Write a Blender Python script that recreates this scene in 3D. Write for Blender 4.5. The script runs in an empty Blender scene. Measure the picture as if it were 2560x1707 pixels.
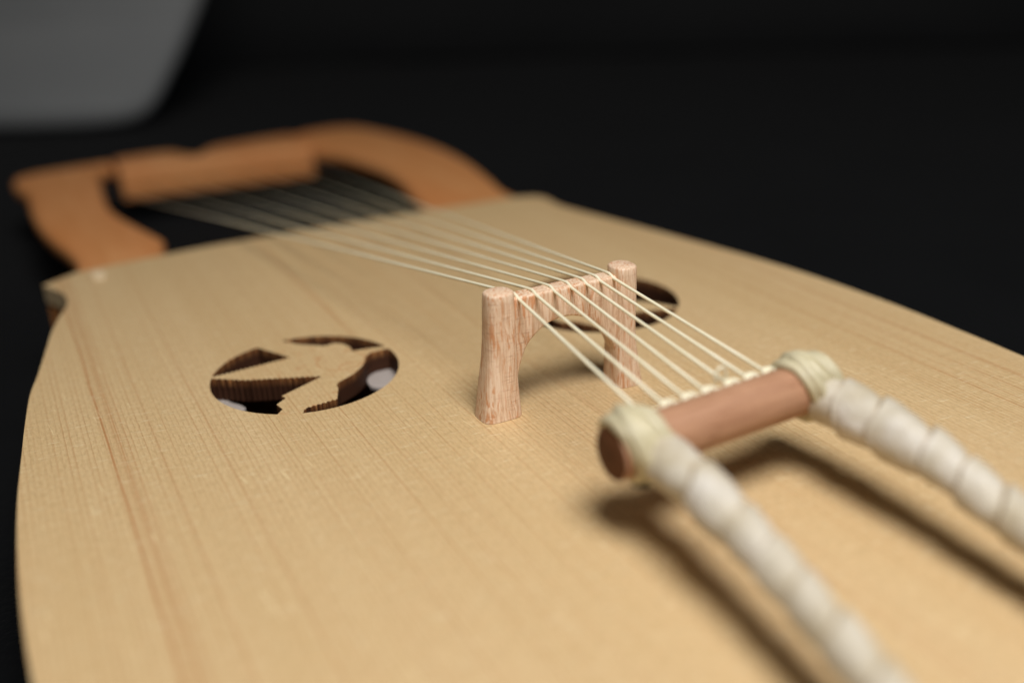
import bpy, bmesh, math, random
from mathutils import Vector, Matrix, noise
random.seed(7)
PI = math.pi
S = bpy.context.scene
C = S.collection
S.unit_settings.system = 'METRIC'
S.unit_settings.scale_length = 0.1          # one unit is a decimetre: the subject is a table-top close-up

# ------------------------------------------------------------------ camera
cam_d = bpy.data.cameras.new('camera')
cam = bpy.data.objects.new('camera', cam_d); C.objects.link(cam)
R = Matrix(((0.8853, 0.2109, -0.4145), (-0.4636, 0.3298, -0.8224), (-0.0367, 0.9202, 0.3898)))
q = R.to_quaternion(); q.normalize()
cam.matrix_world = Matrix.Translation((0, 0, 1)) @ q.to_matrix().to_4x4()
cam_d.sensor_width = 36; cam_d.lens = 2490 / 2560 * 36
cam_d.clip_start = 0.02; cam_d.clip_end = 400
cam_d.dof.use_dof = True
cam_d.dof.focus_distance = 2.17
cam_d.dof.aperture_fstop = 0.47
cam_d.dof.aperture_blades = 0
S.camera = cam

# ------------------------------------------------------------------ light
W = bpy.data.worlds.new('World'); S.world = W; W.use_nodes = True
W.node_tree.nodes['Background'].inputs[0].default_value = (0.80, 0.90, 1.0, 1)
W.node_tree.nodes['Background'].inputs[1].default_value = 0.045


def area(name, loc, target, size, power, col, shape='DISK'):
    l = bpy.data.lights.new(name, 'AREA'); l.shape = shape; l.size = size; l.energy = power; l.color = col
    o = bpy.data.objects.new(name, l); C.objects.link(o)
    o.location = loc
    o.rotation_euler = (Vector(target) - Vector(loc)).to_track_quat('-Z', 'Y').to_euler()
    return o


area('key_softbox', (0.55, -0.90, 5.7), (0.9, 1.3, 0), 2.9, 400, (1.0, 0.95, 0.885))
area('near_fill', (0.90, 0.20, 2.7), (0.95, 0.85, 0), 1.2, 18, (0.94, 1.0, 1.22))  # added fill lamp, brightens and cools the near part of the board
S.view_settings.view_transform = 'Standard'; S.view_settings.look = 'None'
S.view_settings.exposure = 0; S.view_settings.gamma = 1
S.cycles.use_denoising = True
S.cycles.max_bounces = 8


# ------------------------------------------------------------------ node helpers
class NT:
    def __init__(s, name):
        s.m = bpy.data.materials.new(name); s.m.use_nodes = True
        s.t = s.m.node_tree; s.b = s.t.nodes['Principled BSDF']
        s.co = s.t.nodes.new('ShaderNodeTexCoord').outputs['Object']

    def put(s, sock, v):
        if hasattr(v, 'is_linked') or isinstance(v, bpy.types.NodeSocket):
            s.t.links.new(v, sock)
        elif v is not None:
            if isinstance(v, (tuple, list)) and len(v) == 3 and len(sock.default_value) == 4: v = (*v, 1)
            sock.default_value = v

    def m_(s, op, a, b=None, c=None, clamp=False):
        n = s.t.nodes.new('ShaderNodeMath'); n.operation = op; n.use_clamp = clamp
        for i, v in enumerate((a, b, c)):
            if v is not None: s.put(n.inputs[i], v)
        return n.outputs[0]

    def xyz(s, v=None):
        n = s.t.nodes.new('ShaderNodeSeparateXYZ'); s.put(n.inputs[0], v or s.co); return n.outputs

    def comb(s, x, y, z):
        n = s.t.nodes.new('ShaderNodeCombineXYZ')
        for i, v in enumerate((x, y, z)): s.put(n.inputs[i], v)
        return n.outputs[0]

    def sc(s, v, k):
        n = s.t.nodes.new('ShaderNodeVectorMath'); n.operation = 'MULTIPLY'; s.put(n.inputs[0], v); n.inputs[1].default_value = k
        return n.outputs[0]

    def noise(s, v, k=(1, 1, 1), detail=2, rough=.5, dist=0):
        n = s.t.nodes.new('ShaderNodeTexNoise'); s.put(n.inputs['Vector'], s.sc(v, k)); n.inputs['Scale'].default_value = 1
        n.inputs['Detail'].default_value = detail; n.inputs['Roughness'].default_value = rough; n.inputs['Distortion'].default_value = dist
        return n.outputs[0]

    def ramp(s, f, pts):
        n = s.t.nodes.new('ShaderNodeValToRGB'); s.put(n.inputs[0], f)
        e = n.color_ramp.elements
        while len(e) > 1: e.remove(e[-1])
        for i, (p, c) in enumerate(pts):
            if not isinstance(c, tuple): c = (c, c, c)
            x = e[0] if i == 0 else e.new(p)
            x.position = p; x.color = (*c, 1)
        return n.outputs[0]

    def mix(s, f, a, b, mode='MIX'):
        n = s.t.nodes.new('ShaderNodeMix'); n.data_type = 'RGBA'; n.blend_type = mode
        s.put(n.inputs[0], f); s.put(n.inputs[6], a); s.put(n.inputs[7], b); return n.outputs[2]

    def bump(s, h, strength, dist):
        n = s.t.nodes.new('ShaderNodeBump'); s.put(n.inputs['Height'], h)
        n.inputs['Strength'].default_value = strength; n.inputs['Distance'].default_value = dist
        s.t.links.new(n.outputs[0], s.b.inputs['Normal'])

    def done(s, col, rough=.5, spec=.5, sheen=0):
        s.put(s.b.inputs['Base Color'], col); s.put(s.b.inputs['Roughness'], rough); s.put(s.b.inputs['Specular IOR Level'], spec)
        if sheen: s.b.inputs['Sheen Weight'].default_value = sheen
        return s.m


# ------------------------------------------------------------------ materials
def spruce():
    n = NT('spruce_top')
    x, y, z = n.xyz()
    # growth rings: run along y, spacing drifts across x
    wob = n.noise(n.co, (2.2, .35, 1), 2)
    w1 = n.noise(n.comb(x, 0, 0), (6, 1, 1), 2)
    jag = n.noise(n.co, (150, 45, 1), 2)
    xs = n.m_('ADD', n.m_('MULTIPLY_ADD', jag, .0028, x), n.m_('ADD', n.m_('MULTIPLY', wob, .012), n.m_('ADD', n.m_('MULTIPLY', w1, .055), n.m_('MULTIPLY', n.noise(n.comb(x, 0, 0), (34, 1, 1), 2), .016))))
    fr = n.m_('FRACT', n.m_('DIVIDE', xs, .0118))
    ring = n.ramp(fr, [(0, .0), (.55, .06), (.80, .50), (.88, 1.0), (.96, .85), (1, 0)])
    idx = n.m_('FLOOR', n.m_('DIVIDE', xs, .0118))
    wn = n.t.nodes.new('ShaderNodeTexWhiteNoise'); wn.noise_dimensions = '1D'; n.put(wn.inputs['W'], idx)
    rstr = n.m_('MULTIPLY', ring, n.m_('MULTIPLY_ADD', n.m_('POWER', wn.outputs[0], 1.8), 1.0, .28))
    along = n.noise(n.co, (26, 3.0, 1), 4, .65)
    rstr = n.m_('MULTIPLY', rstr, n.m_('MULTIPLY_ADD', along, 1.9, -.05, clamp=True))
    zone = n.ramp(n.noise(n.comb(x, n.m_('MULTIPLY', y, .05), 0), (3.1, 1, 1), 3), [(.32, .45), (.66, 1.1)])
    rstr = n.m_('MULTIPLY', rstr, zone)
    base = n.ramp(n.noise(n.co, (3.3, .35, 1), 3, .55), [(.30, (.65, .460, .230)), (.70, (.705, .512, .275))])
    # tone bands of several rings
    band = n.ramp(n.noise(n.comb(x, n.m_('MULTIPLY', y, .07), 0), (19, 1, 1), 3), [(.40, 0), (.70, 1)])
    col = n.mix(n.m_('MULTIPLY', band, .07), base, (.56, .33, .14))
    col = n.mix(n.m_('MULTIPLY', rstr, .74, clamp=True), col, (.46, .215, .075))
    # single strong brown rings seen in the board
    wx = n.m_('ADD', x, n.m_('MULTIPLY', n.noise(n.comb(0, y, 0), (1, 1.6, 1), 2), .012))
    for c0, wd, st in ((.078, .0036, .95), (.101, .0022, .55), (.117, .002, .45), (.172, .010, .16), (.100, .026, .20), (.285, .004, .28), (.291, .012, .06), (.43, .0025, .3),
                       (.732, .012, .42), (.80, .02, .08), (1.96, .012, .42), (1.90, .005, .40), (1.86, .004, .35), (1.83, .003, .4), (1.05, .012, .2)):
        d = n.m_('ABSOLUTE', n.m_('SUBTRACT', wx, c0))
        g = n.m_('SUBTRACT', 1, n.m_('DIVIDE', d, wd), clamp=True)
        if c0 in (.732, .80): g = n.m_('MULTIPLY', g, n.ramp(n.m_('MULTIPLY', y, .25), [(.53, 0), (.64, 1)]))
        col = n.mix(n.m_('MULTIPLY', g, st), col, (.43, .165, .05))
    # silk: short pale flecks across the grain
    fl = n.noise(n.comb(n.m_('ADD', x, n.m_('MULTIPLY', y, .3)), n.m_('MULTIPLY_ADD', x, .10, y), z), (24, 170, 1), 4, .65)
    flm = n.ramp(fl, [(.57, 0), (.70, 1)])
    fuz = n.noise(n.co, (190, 60, 1), 3, .6)
    col = n.mix(n.m_('MULTIPLY', n.ramp(fuz, [(.35, 1), (.55, 0)]), .34), col, (.40, .27, .11))
    cap = n.ramp(n.noise(n.comb(n.m_('MULTIPLY_ADD', y, .12, x), y, 0), (150, 7, 1), 2), [(.69, 0), (.73, 1)])
    col = n.mix(n.m_('MULTIPLY', cap, .55), col, (.95, .78, .45))
    col = n.mix(n.m_('MULTIPLY', flm, .62), col, (.86, .73, .47))
    pit = n.ramp(n.noise(n.co, (420, 42, 1), 2), [(.28, 1), (.42, 0)])
    col = n.mix(n.m_('MULTIPLY', pit, .30), col, (.36, .22, .10))
    # scorch specks left by the laser on the bird and round the openings
    for hx, hy in ((.548, 2.215), (1.40, 2.235)):
        d = n.t.nodes.new('ShaderNodeVectorMath'); d.operation = 'DISTANCE'
        n.put(d.inputs[0], n.comb(x, y, 0)); d.inputs[1].default_value = (hx, hy, 0)
        ins = n.m_('LESS_THAN', d.outputs['Value'], .232)
        sp = n.ramp(n.noise(n.co, (34, 26, 1), 2), [(.60, 0), (.70, 1)])
        col = n.mix(n.m_('MULTIPLY', n.m_('MULTIPLY', sp, ins), .5), col, (.52, .24, .09))
    for ax, ay, ar, aw in ((.645, 2.235, .060, .0035), (.655, 2.185, .030, .0025), (.700, 2.262, .034, .0025)):
        d = n.t.nodes.new('ShaderNodeVectorMath'); d.operation = 'DISTANCE'
        n.put(d.inputs[0], n.comb(x, y, 0)); d.inputs[1].default_value = (ax, ay, 0)
        g = n.m_('SUBTRACT', 1, n.m_('DIVIDE', n.m_('ABSOLUTE', n.m_('SUBTRACT', d.outputs['Value'], ar)), aw), clamp=True)
        msk = n.ramp(n.noise(n.co, (22, 18, 1), 2), [(.42, 0), (.54, 1)])
        col = n.mix(n.m_('MULTIPLY', n.m_('MULTIPLY', g, msk), .75), col, (.50, .20, .06))
    h = n.m_('ADD', n.m_('MULTIPLY', ring, .5), n.m_('MULTIPLY', fl, .9))
    n.bump(h, .55, .0026)
    rg = n.m_('MULTIPLY_ADD', fl, -.25, .58)
    return n.done(col, rg, .75)


def plainwood(name, c1, c2, fleck, axis=2, k=1.0, rough=.5, spec=.4, fl_amt=.6):
    n = NT(name)
    a = [70 * k, 70 * k, 70 * k]; a[axis] = 5 * k
    b = [9 * k, 9 * k, 9 * k]; b[axis] = 2.0 * k
    d = [150 * k, 150 * k, 150 * k]; d[axis] = 16 * k
    base = n.mix(n.ramp(n.noise(n.co, tuple(a), 3, .6), [(.3, 0), (.7, 1)]), c1, c2)
    base = n.mix(n.m_('MULTIPLY', n.ramp(n.noise(n.co, tuple(b), 3), [(.35, 0), (.68, 1)]), .35), base, fleck)
    fl = n.ramp(n.noise(n.co, tuple(d), 2, .55, .3), [(.585, 0), (.67, 1)])
    mask = n.ramp(n.noise(n.co, (16, 16, 7), 2), [(.36, .25), (.60, 1)])
    col = n.mix(n.m_('MULTIPLY', n.m_('MULTIPLY', fl, mask), fl_amt), base, fleck)
    cr = [14, 14, 14]; cr[axis] = 210
    crs = n.ramp(n.noise(n.co, tuple(cr), 2), [(.30, 1), (.42, 0)])
    col = n.mix(n.m_('MULTIPLY', crs, .22), col, tuple(v * .55 for v in fleck))
    n.bump(n.noise(n.co, tuple(a), 3), .25, .002)
    return n.done(col, rough, spec)


def beech():
    n = NT('beech_bridge')
    x, y, z = n.xyz()
    wx = n.m_('MULTIPLY', n.m_('SUBTRACT', n.noise(n.co, (9, 9, 5), 2), .5), .05)
    v = n.comb(n.m_('ADD', x, wx), n.m_('ADD', y, wx), z)
    fine = n.noise(v, (210, 210, 7), 3, .65)
    base = n.ramp(fine, [(.34, (.64, .42, .27)), (.50, (.79, .585, .405)), (.66, (.88, .69, .52))])
    fl = n.ramp(n.noise(v, (175, 175, 17), 2, .6), [(.525, 0), (.60, 1)])
    mask = n.ramp(n.noise(n.co, (22, 22, 9), 2), [(.40, .15), (.58, 1)])
    col = n.mix(n.m_('MULTIPLY', n.m_('MULTIPLY', fl, mask), .80), base, (.60, .255, .10))
    dots = n.ramp(n.noise(n.co, (150, 150, 60), 2), [(.60, 0), (.68, 1)])
    col = n.mix(n.m_('MULTIPLY', dots, .22), col, (.60, .22, .08))
    crs = n.ramp(n.noise(n.co, (26, 26, 260), 3, .6), [(.34, 1), (.44, 0)])
    low = n.ramp(n.noise(n.co, (12, 12, 8), 2), [(.42, .15), (.60, 1)])
    col = n.mix(n.m_('MULTIPLY', n.m_('MULTIPLY', crs, low), .42), col, (.42, .20, .11))
    n.bump(fine, .35, .0016)
    return n.done(col, .52, .35)


M = {}
M['spruce'] = spruce()
M['beech'] = beech()
M['cherry'] = plainwood('cherry_frame', (.68, .32, .125), (.60, .255, .085), (.58, .18, .045), 1, .35, .55, .25, .3)
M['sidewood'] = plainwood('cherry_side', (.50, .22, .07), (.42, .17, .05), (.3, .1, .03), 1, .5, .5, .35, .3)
M['dowel'] = plainwood('plum_dowel', (.56, .32, .19), (.40, .205, .115), (.24, .10, .045), 0, .9, .5, .4, .7)
M['endgrain'] = plainwood('dark_end_grain', (.155, .062, .026), (.115, .045, .018), (.07, .025, .01), 0, .6, .7, .2, .4)
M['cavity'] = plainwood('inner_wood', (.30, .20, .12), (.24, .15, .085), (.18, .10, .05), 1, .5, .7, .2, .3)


def burnt():
    n = NT('laser_burnt_edge')
    x, y, z = n.xyz()
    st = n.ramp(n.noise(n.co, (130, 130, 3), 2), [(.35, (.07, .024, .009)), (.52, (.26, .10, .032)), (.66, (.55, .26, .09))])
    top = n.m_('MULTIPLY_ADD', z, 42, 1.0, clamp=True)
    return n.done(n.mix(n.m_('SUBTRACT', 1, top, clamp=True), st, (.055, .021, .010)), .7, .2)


M['burnt'] = burnt()
M['bright_spot_patch'] = plainwood('pale_spot_patch', (.44, .40, .375), (.40, .36, .335), (.36, .30, .26), 1, .5, .6, .3, .2)


def boardedge():
    n = NT('board_edge')
    return n.done(n.ramp(n.noise(n.co, (60, 60, 8), 2), [(.3, (.50, .36, .2)), (.7, (.62, .47, .27))]), .6, .3)


M['edge'] = boardedge()


def gut(name, c1, c2, rough, trans=0.0, bump=.3, k=30):
    n = NT(name)
    v = n.noise(n.co, (k, k, k), 3)
    col = n.ramp(v, [(.3, c1), (.7, c2)])
    n.bump(n.noise(n.co, (k * 4, k * 4, k * 4), 3), bump, .002)
    n.b.inputs['Subsurface Weight'].default_value = trans
    n.b.inputs['Subsurface Radius'].default_value = (.02, .016, .01)
    n.b.inputs['Subsurface Scale'].default_value = 1
    return n.done(col, rough, .5)


M['string'] = gut('gut_string', (.84, .78, .55), (.90, .85, .64), .35, 0, .1)
M['gutwrap'] = gut('gut_wrap', (.52, .46, .29), (.66, .60, .40), .42, .0, .5, 14)
def ribbon():
    n = NT('white_ribbon')
    v = n.noise(n.co, (11, 11, 11), 3, .6)
    fine = n.noise(n.co, (70, 70, 70), 3, .6)
    col = n.ramp(v, [(.34, (.50, .43, .30)), (.52, (.60, .545, .435)), (.68, (.67, .625, .54))])
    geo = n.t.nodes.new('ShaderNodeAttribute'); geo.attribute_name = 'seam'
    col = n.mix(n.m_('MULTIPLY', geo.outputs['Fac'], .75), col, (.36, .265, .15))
    n.bump(n.m_('ADD', fine, v), .6, .004)
    return n.done(col, .52, .4)


M['ribbon'] = ribbon()
M['blackstub'] = gut('black_stub', (.010, .009, .010), (.018, .015, .015), .7, 0, .5)


def cloth():
    n = NT('black_cloth')
    v = n.noise(n.co, (1.4, 1.4, 1.4), 4)
    col = n.ramp(v, [(.3, (.0030, .0034, .0040)), (.7, (.0045, .0050, .0057))])
    n.bump(n.noise(n.co, (60, 60, 60), 2), .4, .01)
    n.b.inputs['Sheen Weight'].default_value = .055; n.b.inputs['Sheen Roughness'].default_value = .45
    return n.done(col, .95, .03)


M['cloth'] = cloth()


def back():
    n = NT('dark_backdrop')
    v = n.noise(n.co, (.5, .5, .3), 3)
    return n.done(n.ramp(v, [(.3, (.028, .0285, .0295)), (.7, (.035, .0355, .0365))]), .95, .05)


M['back'] = back()


def panel():
    n = NT('grey_upholstery')
    v = n.noise(n.co, (1.2, 1.2, 1.2), 3)
    n.bump(n.noise(n.co, (40, 40, 40), 2), .2, .01)
    return n.done(n.ramp(v, [(.3, (.27, .282, .29)), (.7, (.30, .31, .315))]), .9, .2)


M['panel'] = panel()


# ------------------------------------------------------------------ mesh helpers
def link(name, me, mats, parent=None, smooth=None):
    if not isinstance(mats, (list, tuple)): mats = [mats]
    for m in mats: me.materials.append(m)
    o = bpy.data.objects.new(name, me); C.objects.link(o)
    if parent is not None:
        o.parent = parent
        o.matrix_parent_inverse = parent.matrix_basis.inverted() if parent.type == 'EMPTY' and parent.parent is None else Matrix()
    if smooth is not None:
        if smooth is True:
            me.shade_smooth()
        else:
            me.shade_smooth(); me.set_sharp_from_angle(angle=math.radians(smooth))
    return o


def spline(pts, n=8, closed=True):
    """Catmull-Rom through 2-D or 3-D points; a point given as (x, y, 'c') style corner is listed in corners."""
    out = []; P = [Vector(p) for p in pts]; L = len(P)
    rng = range(L) if closed else range(L - 1)
    for i in rng:
        if closed:
            p0, p1, p2, p3 = P[i - 1], P[i], P[(i + 1) % L], P[(i + 2) % L]
        else:
            p0, p1, p2, p3 = P[max(i - 1, 0)], P[i], P[i + 1], P[min(i + 2, L - 1)]
        for k in range(n):
            t = k / n
            out.append(.5 * ((2 * p1) + (-p0 + p2) * t + (2 * p0 - 5 * p1 + 4 * p2 - p3) * t * t + (-p0 + 3 * p1 - 3 * p2 + p3) * t ** 3))
    if not closed: out.append(P[-1].copy())
    return out


def path(*runs):
    """runs: lists of points, each smoothed as an open curve, joined with sharp corners."""
    out = []
    for r in runs:
        s = spline(r, 6, False) if len(r) > 2 else [Vector(p) for p in r]
        if out and (out[-1] - s[0]).length < 1e-5: s = s[1:]
        out += s
    if (out[0] - out[-1]).length < 1e-5: out.pop()
    return out


def plate(loops, z0, z1, bevel=.0):
    """flat plate with holes between heights z0 and z1, edges rounded by bevel"""
    cu = bpy.data.curves.new('tmp', 'CURVE'); cu.dimensions = '2D'; cu.fill_mode = 'BOTH'
    for l in loops:
        sp = cu.splines.new('POLY'); sp.points.add(len(l) - 1); sp.use_cyclic_u = True
        for i, p in enumerate(l): sp.points[i].co = (p[0], p[1], 0, 1)
    cu.extrude = (z1 - z0) / 2 - bevel; cu.bevel_depth = bevel; cu.bevel_resolution = 2
    if bevel: cu.offset = -bevel
    o = bpy.data.objects.new('tmp', cu); C.objects.link(o)
    dg = bpy.context.evaluated_depsgraph_get()
    me = bpy.data.meshes.new_from_object(o.evaluated_get(dg))
    bpy.data.objects.remove(o); bpy.data.curves.remove(cu)
    me.materials.clear()
    me.transform(Matrix.Translation((0, 0, (z0 + z1) / 2)))
    bm = bmesh.new(); bm.from_mesh(me); bmesh.ops.remove_doubles(bm, verts=bm.verts, dist=1e-5)
    bmesh.ops.recalc_face_normals(bm, faces=bm.faces); bm.to_mesh(me); bm.free()
    return me


def board(outer, holes, z0, z1):
    """flat board with any number of cut-outs, by constrained triangulation; walls on every open edge"""
    from mathutils.geometry import delaunay_2d_cdt
    vs = []; es = []
    for l in [outer] + holes:
        b = len(vs); vs += [Vector((q_[0], q_[1])) for q_ in l]
        es += [(b + i, b + (i + 1) % len(l)) for i in range(len(l))]
    ov, oe, of, _, _, _ = delaunay_2d_cdt(vs, es, [], 0, 1e-6)

    def inside(pt, poly):
        c = False; j = len(poly) - 1
        for i in range(len(poly)):
            a, b = poly[i], poly[j]
            if (a[1] > pt[1]) != (b[1] > pt[1]) and pt[0] < (b[0] - a[0]) * (pt[1] - a[1]) / (b[1] - a[1]) + a[0]: c = not c
            j = i
        return c
    boxes = [(min(q_[0] for q_ in h), max(q_[0] for q_ in h), min(q_[1] for q_ in h), max(q_[1] for q_ in h)) for h in holes]
    keep = []
    for f in of:
        c = sum((ov[i] for i in f), Vector((0, 0))) / len(f)
        if not inside(c, outer): continue
        if any(b[0] <= c.x <= b[1] and b[2] <= c.y <= b[3] and inside(c, h) for b, h in zip(boxes, holes)): continue
        if (ov[f[1]] - ov[f[0]]).cross(ov[f[2]] - ov[f[0]]) < 0: f = f[::-1]
        keep.append(tuple(f))
    N = len(ov); edge = {}
    for f in keep:
        for i in range(len(f)):
            e = (f[i], f[(i + 1) % len(f)]); edge[e] = 1
    V = [(v.x, v.y, z1) for v in ov] + [(v.x, v.y, z0) for v in ov]
    F = keep + [tuple(i + N for i in f[::-1]) for f in keep]
    F += [(b, a, a + N, b + N) for (a, b) in edge if (b, a) not in edge]
    me = bpy.data.meshes.new('m'); me.from_pydata(V, [], F); me.update()
    bm = bmesh.new(); bm.from_mesh(me); bmesh.ops.delete(bm, geom=[v for v in bm.verts if not v.link_faces], context='VERTS')
    bmesh.ops.recalc_face_normals(bm, faces=bm.faces); bm.to_mesh(me); bm.free()
    return me


def tube(pts, radius, sides=12, closed_ends=True, rfun=None, roll=None):
    """tube along 3-D points; rfun(s, theta) -> radius"""
    P = [Vector(p) for p in pts]
    vs = []; fs = []
    L = [0]
    for i in range(1, len(P)): L.append(L[-1] + (P[i] - P[i - 1]).length)
    up = Vector((0, 0, 1))
    t0 = (P[1] - P[0]).normalized()
    if abs(t0.dot(up)) > .9: up = Vector((0, 1, 0))
    nrm = (up - t0 * up.dot(t0)).normalized()
    for i, p in enumerate(P):
        t = (P[min(i + 1, len(P) - 1)] - P[max(i - 1, 0)]).normalized()
        nrm = (nrm - t * nrm.dot(t)).normalized(); bn = t.cross(nrm)
        for k in range(sides):
            a = 2 * PI * k / sides
            r = rfun(L[i], a) if rfun else (radius[i] if isinstance(radius, list) else radius)
            vs.append(p + (nrm * math.cos(a) + bn * math.sin(a)) * r)
    for i in range(len(P) - 1):
        for k in range(sides):
            a = i * sides + k; b = i * sides + (k + 1) % sides
            fs.append((a, b, b + sides, a + sides))
    if closed_ends:
        fs.append(tuple(range(sides - 1, -1, -1))); fs.append(tuple((len(P) - 1) * sides + k for k in range(sides)))
    me = bpy.data.meshes.new('m'); me.from_pydata([tuple(v) for v in vs], [], fs); me.update()
    bm = bmesh.new(); bm.from_mesh(me); bmesh.ops.recalc_face_normals(bm, faces=bm.faces); bm.to_mesh(me); bm.free()
    return me


def join(meshes):
    bm = bmesh.new()
    for m in meshes: bm.from_mesh(m)
    me = bpy.data.meshes.new('m'); bm.to_mesh(me); bm.free(); return me


# ------------------------------------------------------------------ setting
GZ = -.345
bm = bmesh.new()
n = 60
for i in range(n + 1):
    for j in range(n + 1):
        x = (i / n - .5) * 2; y = (j / n - .5) * 2
        x = 60 * x * abs(x) ** .8; y = 60 * y * abs(y) ** .8
        near = math.exp(-((x - .95) ** 2 / 3 + (y - 2) ** 2 / 9))
        h = .05 * noise.noise(Vector((x * .6, y * .6, 0))) * (1 - near)
        bm.verts.new((x, y + 15, GZ + h - .02 * (1 - near)))
bm.verts.ensure_lookup_table()
for i in range(n):
    for j in range(n):
        a = i * (n + 1) + j; bm.faces.new([bm.verts[k] for k in (a, a + n + 1, a + n + 2, a + 1)])
me = bpy.data.meshes.new('ground'); bm.to_mesh(me); bm.free()
g = link('ground', me, M['cloth'], smooth=True); g['kind'] = 'structure'
g['label'] = 'black cloth the instrument lies on'

# black backdrop cloth sweeping up behind the panel: a gently folded sheet with thickness
bm = bmesh.new(); n = 140
prof_ = [(11.1, GZ + .010), (11.8, GZ + .03), (12.4, GZ + .12), (12.9, GZ + .35), (13.3, GZ + .8), (13.5, GZ + 1.5), (13.6, GZ + 3), (13.6, GZ + 14)]
rows = []
for off in (0, .06):
    for (py, pz) in spline(prof_, 5, False):
        row = []
        for i in range(n + 1):
            x = -26 + 52 * i / n
            amp = min(1, max(0, pz - GZ) / 1.5)
            row.append(bm.verts.new((x, py - 7.5 * (1 - math.exp(-(max(0, x - 1) / 9) ** 2)) + amp * (.10 * math.sin(x * 1.3) + .06 * math.sin(x * 3.1 + 1)) + off, pz + .006)))
        rows.append(row)
h_ = len(rows) // 2
for k in range(h_ - 1):
    for i in range(n):
        bm.faces.new((rows[k][i], rows[k][i + 1], rows[k + 1][i + 1], rows[k + 1][i]))
        bm.faces.new((rows[h_ + k][i], rows[h_ + k + 1][i], rows[h_ + k + 1][i + 1], rows[h_ + k][i + 1]))
me = bpy.data.meshes.new('backdrop'); bm.to_mesh(me); bm.free()
w = link('backdrop', me, M['back'], smooth=True); w['kind'] = 'structure'; w['label'] = 'black cloth backdrop behind the instrument'

# grey chair back / rounded panel behind
pr = path([(-1.9, GZ + .05), (-1.6, GZ), (.25, GZ), (.66, GZ + .004), (.90, GZ + .035), (1.05, -.21), (1.20, .0), (1.37, .27), (1.53, .56), (1.68, .92), (1.80, 1.4), (1.84, 1.9), (1.74, 2.35), (1.3, 2.65),
           (.2, 2.8), (-1.2, 2.75), (-1.95, 2.35), (-2.1, 1.5), (-2.05, .5), (-1.9, GZ + .05)])
me = plate([pr], 0, .40, .12)
for v in me.vertices:
    x, y, z = v.co
    v.co = (x + .07, 8.35 - z + .20 * (1.6 - x) ** 2, y)
bm = bmesh.new(); bm.from_mesh(me); bmesh.ops.recalc_face_normals(bm, faces=bm.faces); bm.to_mesh(me); bm.free()
p = link('upholstered_panel', me, M['panel'], smooth=50)
p['label'] = 'blurred pale grey rounded panel standing behind the yoke at the upper left'
p['category'] = 'panel'

# ------------------------------------------------------------------ the lyre
lyre = bpy.data.objects.new('lyre', None); C.objects.link(lyre)
lyre.location = (.97, 2.3, GZ)
lyre['label'] = 'pale spruce topped wooden lyre with bird cut sound holes lying on black cloth'
lyre['category'] = 'lyre'
bpy.context.view_layer.update()


def part(name, me, mats, parent=lyre, smooth=None, label=None):
    o = link(name, me, mats, parent, smooth)
    if label: o['label'] = label
    return o


# outline of the sound board
left = [(.080, 3.17), (.080, 3.075), (.052, 2.978), (.022, 2.864), (-.005, 2.72), (-.035, 2.56), (-.060, 2.44), (-.080, 2.28), (-.095, 2.13), (-.111, 1.96), (-.120, 1.82), (-.126, 1.66),
        (-.127, 1.512), (-.122, 1.356), (-.108, 1.2), (-.07, .98), (.0, .70), (.11, .42), (.27, .17), (.50, -.01), (.78, -.09), (.974, -.10)]
right = [(1.17, -.09), (1.45, -.01), (1.68, .17), (1.85, .42), (1.955, .72), (2.015, 1.02), (2.045, 1.30), (2.058, 1.54), (2.062, 1.79), (2.046, 2.07), (2.020, 2.26), (1.991, 2.42), (1.948, 2.63), (1.895, 2.87), (1.842, 3.10), (1.828, 3.19)]
outline = path([(.134, 3.380), (.029, 3.303)], [(.029, 3.303), (.066, 3.215), (.080, 3.17)] + left[1:] + right, [(1.828, 3.19), (1.830, 3.225), (1.836, 3.27), (1.835, 3.32), (1.81, 3.355), (1.76, 3.380)],
               [(1.76, 3.380), (1.40, 3.405), (.965, 3.420), (.60, 3.425), (.35, 3.405), (.134, 3.380)])


def ripple(p, amp=.0095):
    amp *= .55 + 1.1 * abs(noise.noise(Vector((math.floor(p[0] / .0118) * 3.7, p[1] * 6, 2))))
    return Vector((p[0], p[1] + amp * abs((p[0] / .0118) % 1 - .5) * 2 - amp / 2 + .0012 * noise.noise(Vector((p[0] * 300, p[1] * 300, 0)))))


def seg(a, b, burn=True, n=None):
    a = Vector(a); b = Vector(b); n = n or max(2, int((b - a).length / .0022))
    pts = [a.lerp(b, i / n) for i in range(n + 1)]
    if burn: pts = [pts[0]] + [ripple(q) for q in pts[1:-1]] + [pts[-1]]
    return pts


HC = Vector((.548, 2.215)); HR = .2275


def arc(a, b, n=26, cw=True):
    """points on the hole's circle between two angles in degrees"""
    return [HC + HR * Vector((math.cos(math.radians(a + (b - a) * i / n)), math.sin(math.radians(a + (b - a) * i / n)))) for i in range(n + 1)]


def loop(*runs):
    out = []
    for r in runs:
        for p_ in r:
            p_ = Vector(p_)
            if not out or (out[-1] - p_).length > .0009: out.append(p_)
    while (out[0] - out[-1]).length < .0009: out.pop()
    return out


def ang(p_):
    return math.degrees(math.atan2(p_[1] - HC[1], p_[0] - HC[0]))


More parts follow.
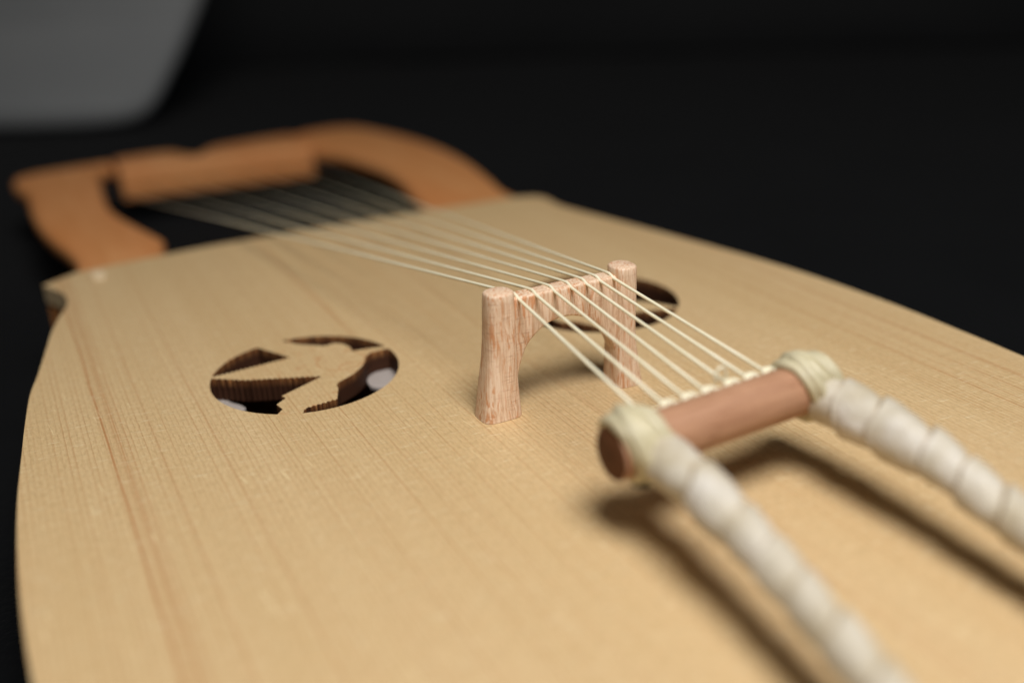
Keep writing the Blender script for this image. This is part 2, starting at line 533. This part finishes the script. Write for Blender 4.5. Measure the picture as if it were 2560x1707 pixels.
aA0 = ang((.343, 2.31)); aA1 = ang((.480, 2.432))
aB0 = ang((.552, 2.446)); aB1 = ang((.772, 2.262))
cutA = loop(arc(aA0, aA1, 20), seg((.484, 2.432), (.540, 2.322), False), seg((.540, 2.322), (.350, 2.308)))
cutB = loop(arc(aB0, aB1, 26), seg((.771, 2.258), (.735, 2.268), False), seg((.735, 2.268), (.688, 2.276), False), spline([(.688, 2.276), (.692, 2.300), (.688, 2.322), (.676, 2.343), (.660, 2.350), (.640, 2.346)], 4, False),
            seg((.640, 2.346), (.585, 2.392)), seg((.585, 2.392), (.552, 2.440), False))
aC0 = ang((.7725, 2.240)); aC1 = ang((.476, 1.999))
cutC = loop(arc(aC0, aC1, 40), seg((.476, 2.001), (.490, 2.020)), seg((.490, 2.020), (.566, 2.028)), seg((.566, 2.028), (.586, 2.080), False),
            spline([(.586, 2.080), (.593, 2.108), (.618, 2.124), (.648, 2.143), (.678, 2.172), (.696, 2.200), (.706, 2.222), (.728, 2.240), (.765, 2.243)], 5, False))
aD0 = ang((.425, 2.024)); aD1 = ang((.338, 2.302)) - 0
if aD1 > 0: aD1 -= 360
cutD = loop(arc(aD0, aD1, 40), seg((.342, 2.298), (.407, 2.246)), seg((.407, 2.246), (.497, 2.206)), seg((.497, 2.206), (.576, 2.168)),
            seg((.576, 2.168), (.459, 2.112), False), seg((.459, 2.112), (.465, 2.096), False), seg((.465, 2.096), (.437, 2.074), False), seg((.437, 2.074), (.442, 2.042), False),
            seg((.442, 2.042), (.428, 2.027), False))
cuts = [cutA, cutB, cutC, cutD]
HC2 = Vector((1.400, 2.235))
rot = math.radians(158.5)
cuts2 = []
for c_ in cuts:
    cuts2.append([HC2 + Vector((math.cos(rot) * (p_ - HC).x - math.sin(rot) * (p_ - HC).y, math.sin(rot) * (p_ - HC).x + math.cos(rot) * (p_ - HC).y)) for p_ in c_])
me = board(outline, cuts + cuts2, -.057, 0)
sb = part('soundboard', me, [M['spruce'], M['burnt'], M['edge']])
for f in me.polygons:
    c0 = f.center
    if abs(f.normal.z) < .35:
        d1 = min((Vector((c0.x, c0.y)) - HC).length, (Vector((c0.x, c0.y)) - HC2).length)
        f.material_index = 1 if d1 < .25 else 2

# pale patches added under the board for the bright spots in the left opening
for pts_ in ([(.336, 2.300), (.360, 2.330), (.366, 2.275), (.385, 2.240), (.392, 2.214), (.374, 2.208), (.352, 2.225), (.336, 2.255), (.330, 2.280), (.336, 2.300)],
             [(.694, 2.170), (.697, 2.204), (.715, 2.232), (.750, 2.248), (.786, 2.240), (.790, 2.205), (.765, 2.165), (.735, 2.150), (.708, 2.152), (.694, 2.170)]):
    part('bright_spot_patch', plate([path(pts_)], -.068, -.0575, .0015), M['bright_spot_patch'], sb, 40, 'small pale patch added as a bright spot under the edge of the bird opening')

# pale plug by the left corner of the board
plug = part('plug', plate([path([(.176, 3.262), (.178, 3.345), (.212, 3.343), (.208, 3.258), (.176, 3.262)])], -.02, .004, .001), M['beech'], lyre, 40)
# give it a paler wood
pm = plainwood('pale_plug', (.82, .66, .44), (.76, .58, .36), (.6, .4, .2), 2, .6, .6, .3, .2)
plug.data.materials.clear(); plug.data.materials.append(pm)


def offset(loop_, d):
    out = []; L = len(loop_)
    area2 = sum(loop_[i].x * loop_[(i + 1) % L].y - loop_[(i + 1) % L].x * loop_[i].y for i in range(L))
    sg = 1 if area2 > 0 else -1
    for i in range(L):
        t = (loop_[(i + 1) % L] - loop_[i - 1]).normalized()
        out.append(loop_[i] + Vector((-t.y, t.x)) * d * sg)
    return out


rim_o = offset(outline, .004)
rim_i = [HC.lerp(Vector((0, 0)), 0) * 0 + p_ for p_ in offset([p_ for p_ in outline[::3]], .075)]
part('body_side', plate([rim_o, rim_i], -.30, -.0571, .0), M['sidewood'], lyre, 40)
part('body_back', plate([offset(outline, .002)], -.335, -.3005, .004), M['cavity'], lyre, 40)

# arms (heights: top -.042 so that they tuck under the board)
K = 1.0575
ktop = -.0575


def kk(pts): return [(x_ * K, y_ * K) for x_, y_ in pts]


armL = path(kk([(.10, 3.24), (.128, 3.33), (.140, 3.45), (.143, 3.56), (.122, 3.723), (.095, 3.872), (.068, 4.081), (.056, 4.33), (.058, 4.57), (.056, 4.70), (.036, 4.80), (.018, 4.92), (.032, 5.03), (.115, 5.10)]),
            kk([(.115, 5.10), (.30, 5.125), (.46, 5.14)]), kk([(.46, 5.14), (.462, 5.06)]),
            kk([(.462, 5.06), (.415, 5.02), (.382, 4.90), (.360, 4.66), (.346, 4.40), (.342, 4.204), (.370, 3.995), (.412, 3.80), (.452, 3.62)]), kk([(.452, 3.62), (.40, 3.33)]), kk([(.40, 3.33), (.40, 3.20)]), kk([(.40, 3.20), (.10, 3.24)]))
armR = path(kk([(1.40, 3.20), (1.38, 3.40), (1.40, 3.499), (1.437, 3.711), (1.482, 3.944), (1.500, 4.20), (1.482, 4.44), (1.435, 4.68), (1.374, 4.82)]), kk([(1.374, 4.82), (1.372, 5.215)]),
            kk([(1.372, 5.215), (1.48, 5.26), (1.60, 5.28), (1.70, 5.25), (1.765, 5.16), (1.83, 4.93), (1.872, 4.70), (1.892, 4.42), (1.872, 4.085), (1.82, 3.77), (1.775, 3.56), (1.762, 3.42), (1.775, 3.24)]), kk([(1.775, 3.24), (1.40, 3.20)]))
part('arm', plate([armL], ktop - .080, ktop, .028), M['cherry'], lyre, 40)
part('arm', plate([armR], ktop - .078, ktop, .030), M['cherry'], lyre, 40)
yoke = path(kk([(.470, 4.90), (.70, 4.885), (1.10, 4.86), (1.370, 4.83)]), kk([(1.370, 4.83), (1.368, 5.212)]), kk([(1.368, 5.212), (1.18, 5.195), (1.03, 5.165), (.94, 5.13), (.880, 5.05), (.838, 4.99)]),
            kk([(.838, 4.99), (.80, 5.05), (.775, 5.12), (.74, 5.165), (.62, 5.175), (.470, 5.15)]), kk([(.470, 5.15), (.470, 4.90)]))
part('yoke', plate([yoke], ktop - .165, ktop + .006, .020), M['cherry'], lyre, 40)


# ------------------------------------------------------------------ bridge
def superpost(levels, ns=40):
    """levels: (z, x0, x1, y0, y1, exponent)"""
    vs = []; fs = []
    for (z_, x0, x1, y0, y1, e) in levels:
        for k in range(ns):
            a = 2 * PI * k / ns
            c_, s_ = math.cos(a), math.sin(a)
            px = (abs(c_) ** (2 / e)) * (1 if c_ > 0 else -1); py = (abs(s_) ** (2 / e)) * (1 if s_ > 0 else -1)
            vs.append(((x0 + x1) / 2 + px * (x1 - x0) / 2, (y0 + y1) / 2 + py * (y1 - y0) / 2, z_))
    for i in range(len(levels) - 1):
        for k in range(ns):
            a = i * ns + k; b = i * ns + (k + 1) % ns; fs.append((a, b, b + ns, a + ns))
    fs.append(tuple(range(ns))[::-1]); fs.append(tuple((len(levels) - 1) * ns + k for k in range(ns)))
    me = bpy.data.meshes.new('m'); me.from_pydata(vs, [], fs); me.update(); return me


ZT = .287


def post_levels(foot, mid, top):
    L = []
    for i in range(22):
        t = i / 21; z_ = .001 + t * (ZT - .006)
        w0 = max(0, 1 - t * 2.0) ** 1.5
        row = [mid[k] + (top[k] - mid[k]) * t + (foot[k] - mid[k]) * w0 for k in range(4)]
        wob = .0012 * math.sin(t * 9 + foot[0] * 50)
        row[0] += wob; row[1] += wob * .5
        L.append((z_, *row, 3.8 - 1.3 * t))
    x0, x1, y0, y1 = L[-1][1:5]
    L.insert(0, (0, L[0][1] + .002, L[0][2] - .002, L[0][3] + .002, L[0][4] - .002, 3.6))
    L.append((ZT - .002, x0 + .0015, x1 - .0015, y0 + .0015, y1 - .0015, 2.5))
    L.append((ZT, x0 + .0055, x1 - .0055, y0 + .0055, y1 - .0055, 2.3))
    return L


prof = [(.870, .268), (1.155, .268)]
arch = spline([(1.150, .035), (1.146, .07), (1.136, .106), (1.119, .137), (1.089, .170), (1.060, .189), (1.018, .200), (.975, .196), (.944, .180), (.918, .156), (.903, .125), (.893, .090), (.885, .035)], 4, False)
cp = [Vector(p_) for p_ in [(.870, .268), (.94, .2685), (1.02, .2695), (1.10, .269), (1.155, .268)]] + [Vector((1.16, .035))] + arch + [Vector((.870, .035))]
me = plate([cp], 0, .046, .0065)
for v in me.vertices:
    x, y, z = v.co
    v.co = (x, 1.790 - z, y)
bm = bmesh.new(); bm.from_mesh(me); bmesh.ops.recalc_face_normals(bm, faces=bm.faces); bm.to_mesh(me); bm.free()
bridge = part('bridge', me, M['beech'], lyre, 50, 'pinkish beech bridge with two rounded posts and an arch cut under its bar')
part('post', superpost(post_levels((.799, .895, 1.724, 1.802), (.810, .891, 1.731, 1.798), (.828, .891, 1.729, 1.790))), M['beech'], bridge, 50)
part('post', superpost(post_levels((1.139, 1.212, 1.724, 1.812), (1.141, 1.194, 1.732, 1.808), (1.141, 1.198, 1.729, 1.796))), M['beech'], bridge, 50)

# ------------------------------------------------------------------ strings
DY, DZ, DR = 1.232, .171, .0480


def tilt(me):
    for v in me.vertices: v.co.y += .055 * (v.co.x - .80)
    return me

xb = [.8985, .941, .985, 1.027, 1.066, 1.101, 1.135]
xk = [.890, .942, .990, 1.036, 1.090, 1.137, 1.182]
for i in range(7):
    xy = .42 + (1.40 - .42) * i / 6
    kn = Vector((xk[i], DY + .041 + .055 * (xk[i] - .8), DZ + .032))
    a = Vector((xy, 5.12, -.140)); top = Vector((xb[i], 1.766, .2720))
    dn = (kn - top); da = (a - top).normalized(); dk = dn.normalized()
    pts = [a, a.lerp(top, .5), top + da * .03]
    pts += [top + da * .012 - Vector((0, 0, .0001)), top + Vector((0, -.004, -.0002)), top + Vector((0, -.013, -.0025)), top + Vector((0, -.020, -.0062)), top + Vector((0, -.020, -.0062)) + (kn - (top + Vector((0, -.02, -.0062)))).normalized() * .02]
    pts += [pts[-1].lerp(kn, .5), kn]
    rr = .0038 if i < 2 else .0035
    s_ = part('string', tube(pts, rr, 10), M['string'], lyre, True)
    # knot: two small turns of gut and a cut tail
    ms = []
    for j in range(2):
        c0 = kn + Vector((.004 * j - .002, -.003 - .006 * j, -.001))
        ring = []
        for t in range(15):
            th = 2 * PI * t / 14
            ring.append(c0 + Vector((.0085 * math.cos(th), .004 * math.sin(th * 1 + .5), .0085 * math.sin(th))))
        ms.append(tube(ring, .0042, 8))
    tl = [kn + Vector((0, .002, 0)), kn + Vector((.010, .004, .006)), kn + Vector((.018 + .004 * random.random(), -.004, .003))]
    ms.append(tube(spline(tl, 4, False), .0028, 7))
    lp = []
    for t in range(25):
        th = math.radians(35 + 250 * t / 24)
        lp.append(Vector((kn.x + .003 * math.sin(t), DY + .055 * (kn.x - .8) + (DR + .002) * math.cos(th), DZ + (DR + .002) * math.sin(th))))
    back_l = [p_ for p_ in lp if p_.y > DY + .055 * (kn.x - .8) + .02]
    ms.append(tube(back_l, .003, 7))
    if i == 4:
        hoop = []
        for t in range(17):
            th = -.6 + 4.4 * t / 16
            hoop.append(kn + Vector((-.010 + .012 * math.cos(th), .012, .014 + .018 * math.sin(th))))
        ms.append(tube(hoop, .0028, 7))
    part('knot', join(ms), M['string'], s_, True)

# ------------------------------------------------------------------ tailpiece
tp = bpy.data.objects.new('tailpiece', None); C.objects.link(tp); tp.parent = lyre
tp.matrix_parent_inverse = lyre.matrix_basis.inverted()
ns = 48; vs = []; fs = []
xs_ = [.797, .7985, .802, .85, .95, 1.05, 1.15, 1.25, 1.290, 1.2935, 1.295]
rs_ = [DR - .004, DR - .0015, DR] + [DR] * 6 + [DR - .0015, DR - .004]
for x_, r_ in zip(xs_, rs_):
    for k in range(ns):
        a = 2 * PI * k / ns
        vs.append((x_, DY + r_ * math.cos(a), DZ + r_ * math.sin(a)))
for i in range(len(xs_) - 1):
    for k in range(ns):
        a = i * ns + k; b = i * ns + (k + 1) % ns; fs.append((a, a + ns, b + ns, b))
fs.append(tuple(range(ns))); fs.append(tuple((len(xs_) - 1) * ns + k for k in range(ns))[::-1])
me = bpy.data.meshes.new('m'); me.from_pydata(vs, [], fs); me.update()
bm = bmesh.new(); bm.from_mesh(me); bmesh.ops.recalc_face_normals(bm, faces=bm.faces); bm.to_mesh(me); bm.free()
dw = part('dowel', tilt(me), [M['dowel'], M['endgrain']], tp, 40, 'reddish round dowel with dark end grain')
dw.matrix_parent_inverse = Matrix()
for f in me.polygons:
    if abs(f.normal.x) > .8: f.material_index = 1
# twisted gut running along the back of the dowel, tying the knots together
pts = []
for t in range(60):
    x_ = .905 + (1.195 - .905) * t / 59
    pts.append((x_, DY + .045 + .002 * math.sin(t * 1.9), DZ + .026 + .002 * math.cos(t * 1.9)))
part('tie_string', tilt(tube(pts, .0036, 8)), M['string'], tp, True).matrix_parent_inverse = Matrix()


def coils(turns):
    ms = []
    for (x0, lean, ph, rr, flat) in turns:
        ring = []
        for t in range(65):
            th = 2 * PI * t / 64
            rad = DR + rr * flat + .002 * noise.noise(Vector((x0 * 40, math.cos(th) * 2, math.sin(th) * 2)))
            ring.append(Vector((x0 - lean * math.cos(th - ph) + .003 * noise.noise(Vector((math.cos(th) * 2, math.sin(th) * 2, x0 * 90))), DY + rad * math.cos(th), DZ + rad * math.sin(th))))
        ms.append(tube(ring, rr, 14, False))
    return tilt(join(ms))


PH = math.radians(75)
o = part('gut_wrapping', coils([(.823, .016, PH + .3, .0110, .55), (.836, .018, PH + .45, .0120, .6), (.852, .015, PH + .1, .0115, .7), (.868, .013, PH - .1, .0125, .6), (.886, .012, PH + .1, .0105, .6), (.848, .030, PH + .9, .0120, 1.35), (.872, .026, PH - .5, .0110, 1.3)]), M['gutwrap'], tp, True); o.matrix_parent_inverse = Matrix()
o = part('gut_wrapping', coils([(1.220, .018, PH, .0105, .6), (1.236, .020, PH + .2, .0115, .7), (1.252, .016, PH - .1, .0115, .6), (1.268, .010, PH, .0110, .6), (1.283, .006, PH, .0095, .6), (1.246, .030, PH + .6, .0110, 1.35), (1.262, .022, PH - .6, .0100, 1.3)]), M['gutwrap'], tp, True); o.matrix_parent_inverse = Matrix()
# short black stub under the near end of the dowel
o = part('dark_stub', tube([(.836, DY - .014, DZ - .058), (.846, DY - .034, DZ - .055), (.856, DY - .050, DZ - .046)], .010, 10), M['blackstub'], tp, True, 'small black stub under the dowel')
o.matrix_parent_inverse = Matrix()


def ribbon_cord(ctrl, r0, pitch, seed, r_end):
    P = spline(ctrl, 64, False)
    L = [0]
    for i in range(1, len(P)): L.append(L[-1] + (P[i] - P[i - 1]).length)
    tot = L[-1]
    seams = []

    def rf(s, a):
        # ribbon wound in a steep helix; turns of uneven width, each lapping over the one before
        w = s + .040 * noise.noise(Vector((s * 6, seed, 0))) + .010 * noise.noise(Vector((math.cos(a) * 1.1, math.sin(a) * 1.1, s * 9 + seed)))
        ph = w / pitch - 1.0 * a / (2 * PI) + seed * .37
        f = ph - math.floor(ph); turn = math.floor(ph)
        k = min(1, max(0, (s - .15) / .16)); k = k * k * (3 - 2 * k)
        base = r0 + (.80 * r0 - r0) * k + (r_end - .80 * r0) * min(1, max(0, (s - .3) / .7))
        tw = noise.noise(Vector((turn * 3.3, seed * 9, 0)))
        lip = (1.03 - (.20 + .08 * tw) * f) + .06 * math.sin(PI * f)
        prev = .80
        v = lip if f > .045 else prev + (lip - prev) * (f / .045) ** .7
        rim = .035 * math.exp(-((f - .07) / .035) ** 2)
        fold = .030 * math.sin(a * 2 + turn * 1.7 + s * 26 + seed) * (1 if turn % 2 else .4)
        crease = .035 * noise.noise(Vector((math.cos(a) * 1.6, math.sin(a) * 1.6, s * 38 + seed))) + .035 * noise.noise(Vector((math.cos(a) * .9, math.sin(a) * .9, s * 13 + seed)))
        endc = max(.3, s / .010) if s < .010 else 1
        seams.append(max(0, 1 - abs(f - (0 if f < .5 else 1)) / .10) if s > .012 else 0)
        return base * (v + rim + .07 * tw + fold + crease) * endc
    me = tube(P, 0, 52, True, rf)
    at = me.attributes.new('seam', 'FLOAT', 'POINT')
    for i, q_ in enumerate(seams): at.data[i].value = q_
    return me


near = [(.873, 1.205, .158), (.871, 1.155, .165), (.866, 1.06, .160), (.853, .90, .142), (.834, .74, .121), (.812, .58, .105), (.805, .40, .086), (.82, .20, .066), (.836, .02, .050), (.836, -.10, .034), (.836, -.165, -.03), (.838, -.17, -.16)]
far = [(1.262, 1.225, .158), (1.263, 1.180, .162), (1.265, 1.06, .158), (1.266, .95, .150), (1.262, .80, .122), (1.256, .62, .104), (1.245, .42, .086), (1.235, .20, .066), (1.225, .02, .050), (1.22, -.10, .034), (1.218, -.165, -.03), (1.216, -.17, -.16)]
o = part('wrapped_cord', ribbon_cord(near, .044, .083, 1.3, .031), M['ribbon'], tp, 40); o.matrix_parent_inverse = Matrix()
o = part('wrapped_cord', ribbon_cord(far, .049, .088, 4.1, .032), M['ribbon'], tp, 40); o.matrix_parent_inverse = Matrix()
# the end peg both cords hook over, at the tail of the body
o = part('end_peg', superpost([(-.26, .90, 1.16, -.20, -.09, 4), (-.12, .90, 1.16, -.20, -.09, 4), (-.11, .91, 1.15, -.19, -.10, 4)]), M['dowel'], lyre, 50)
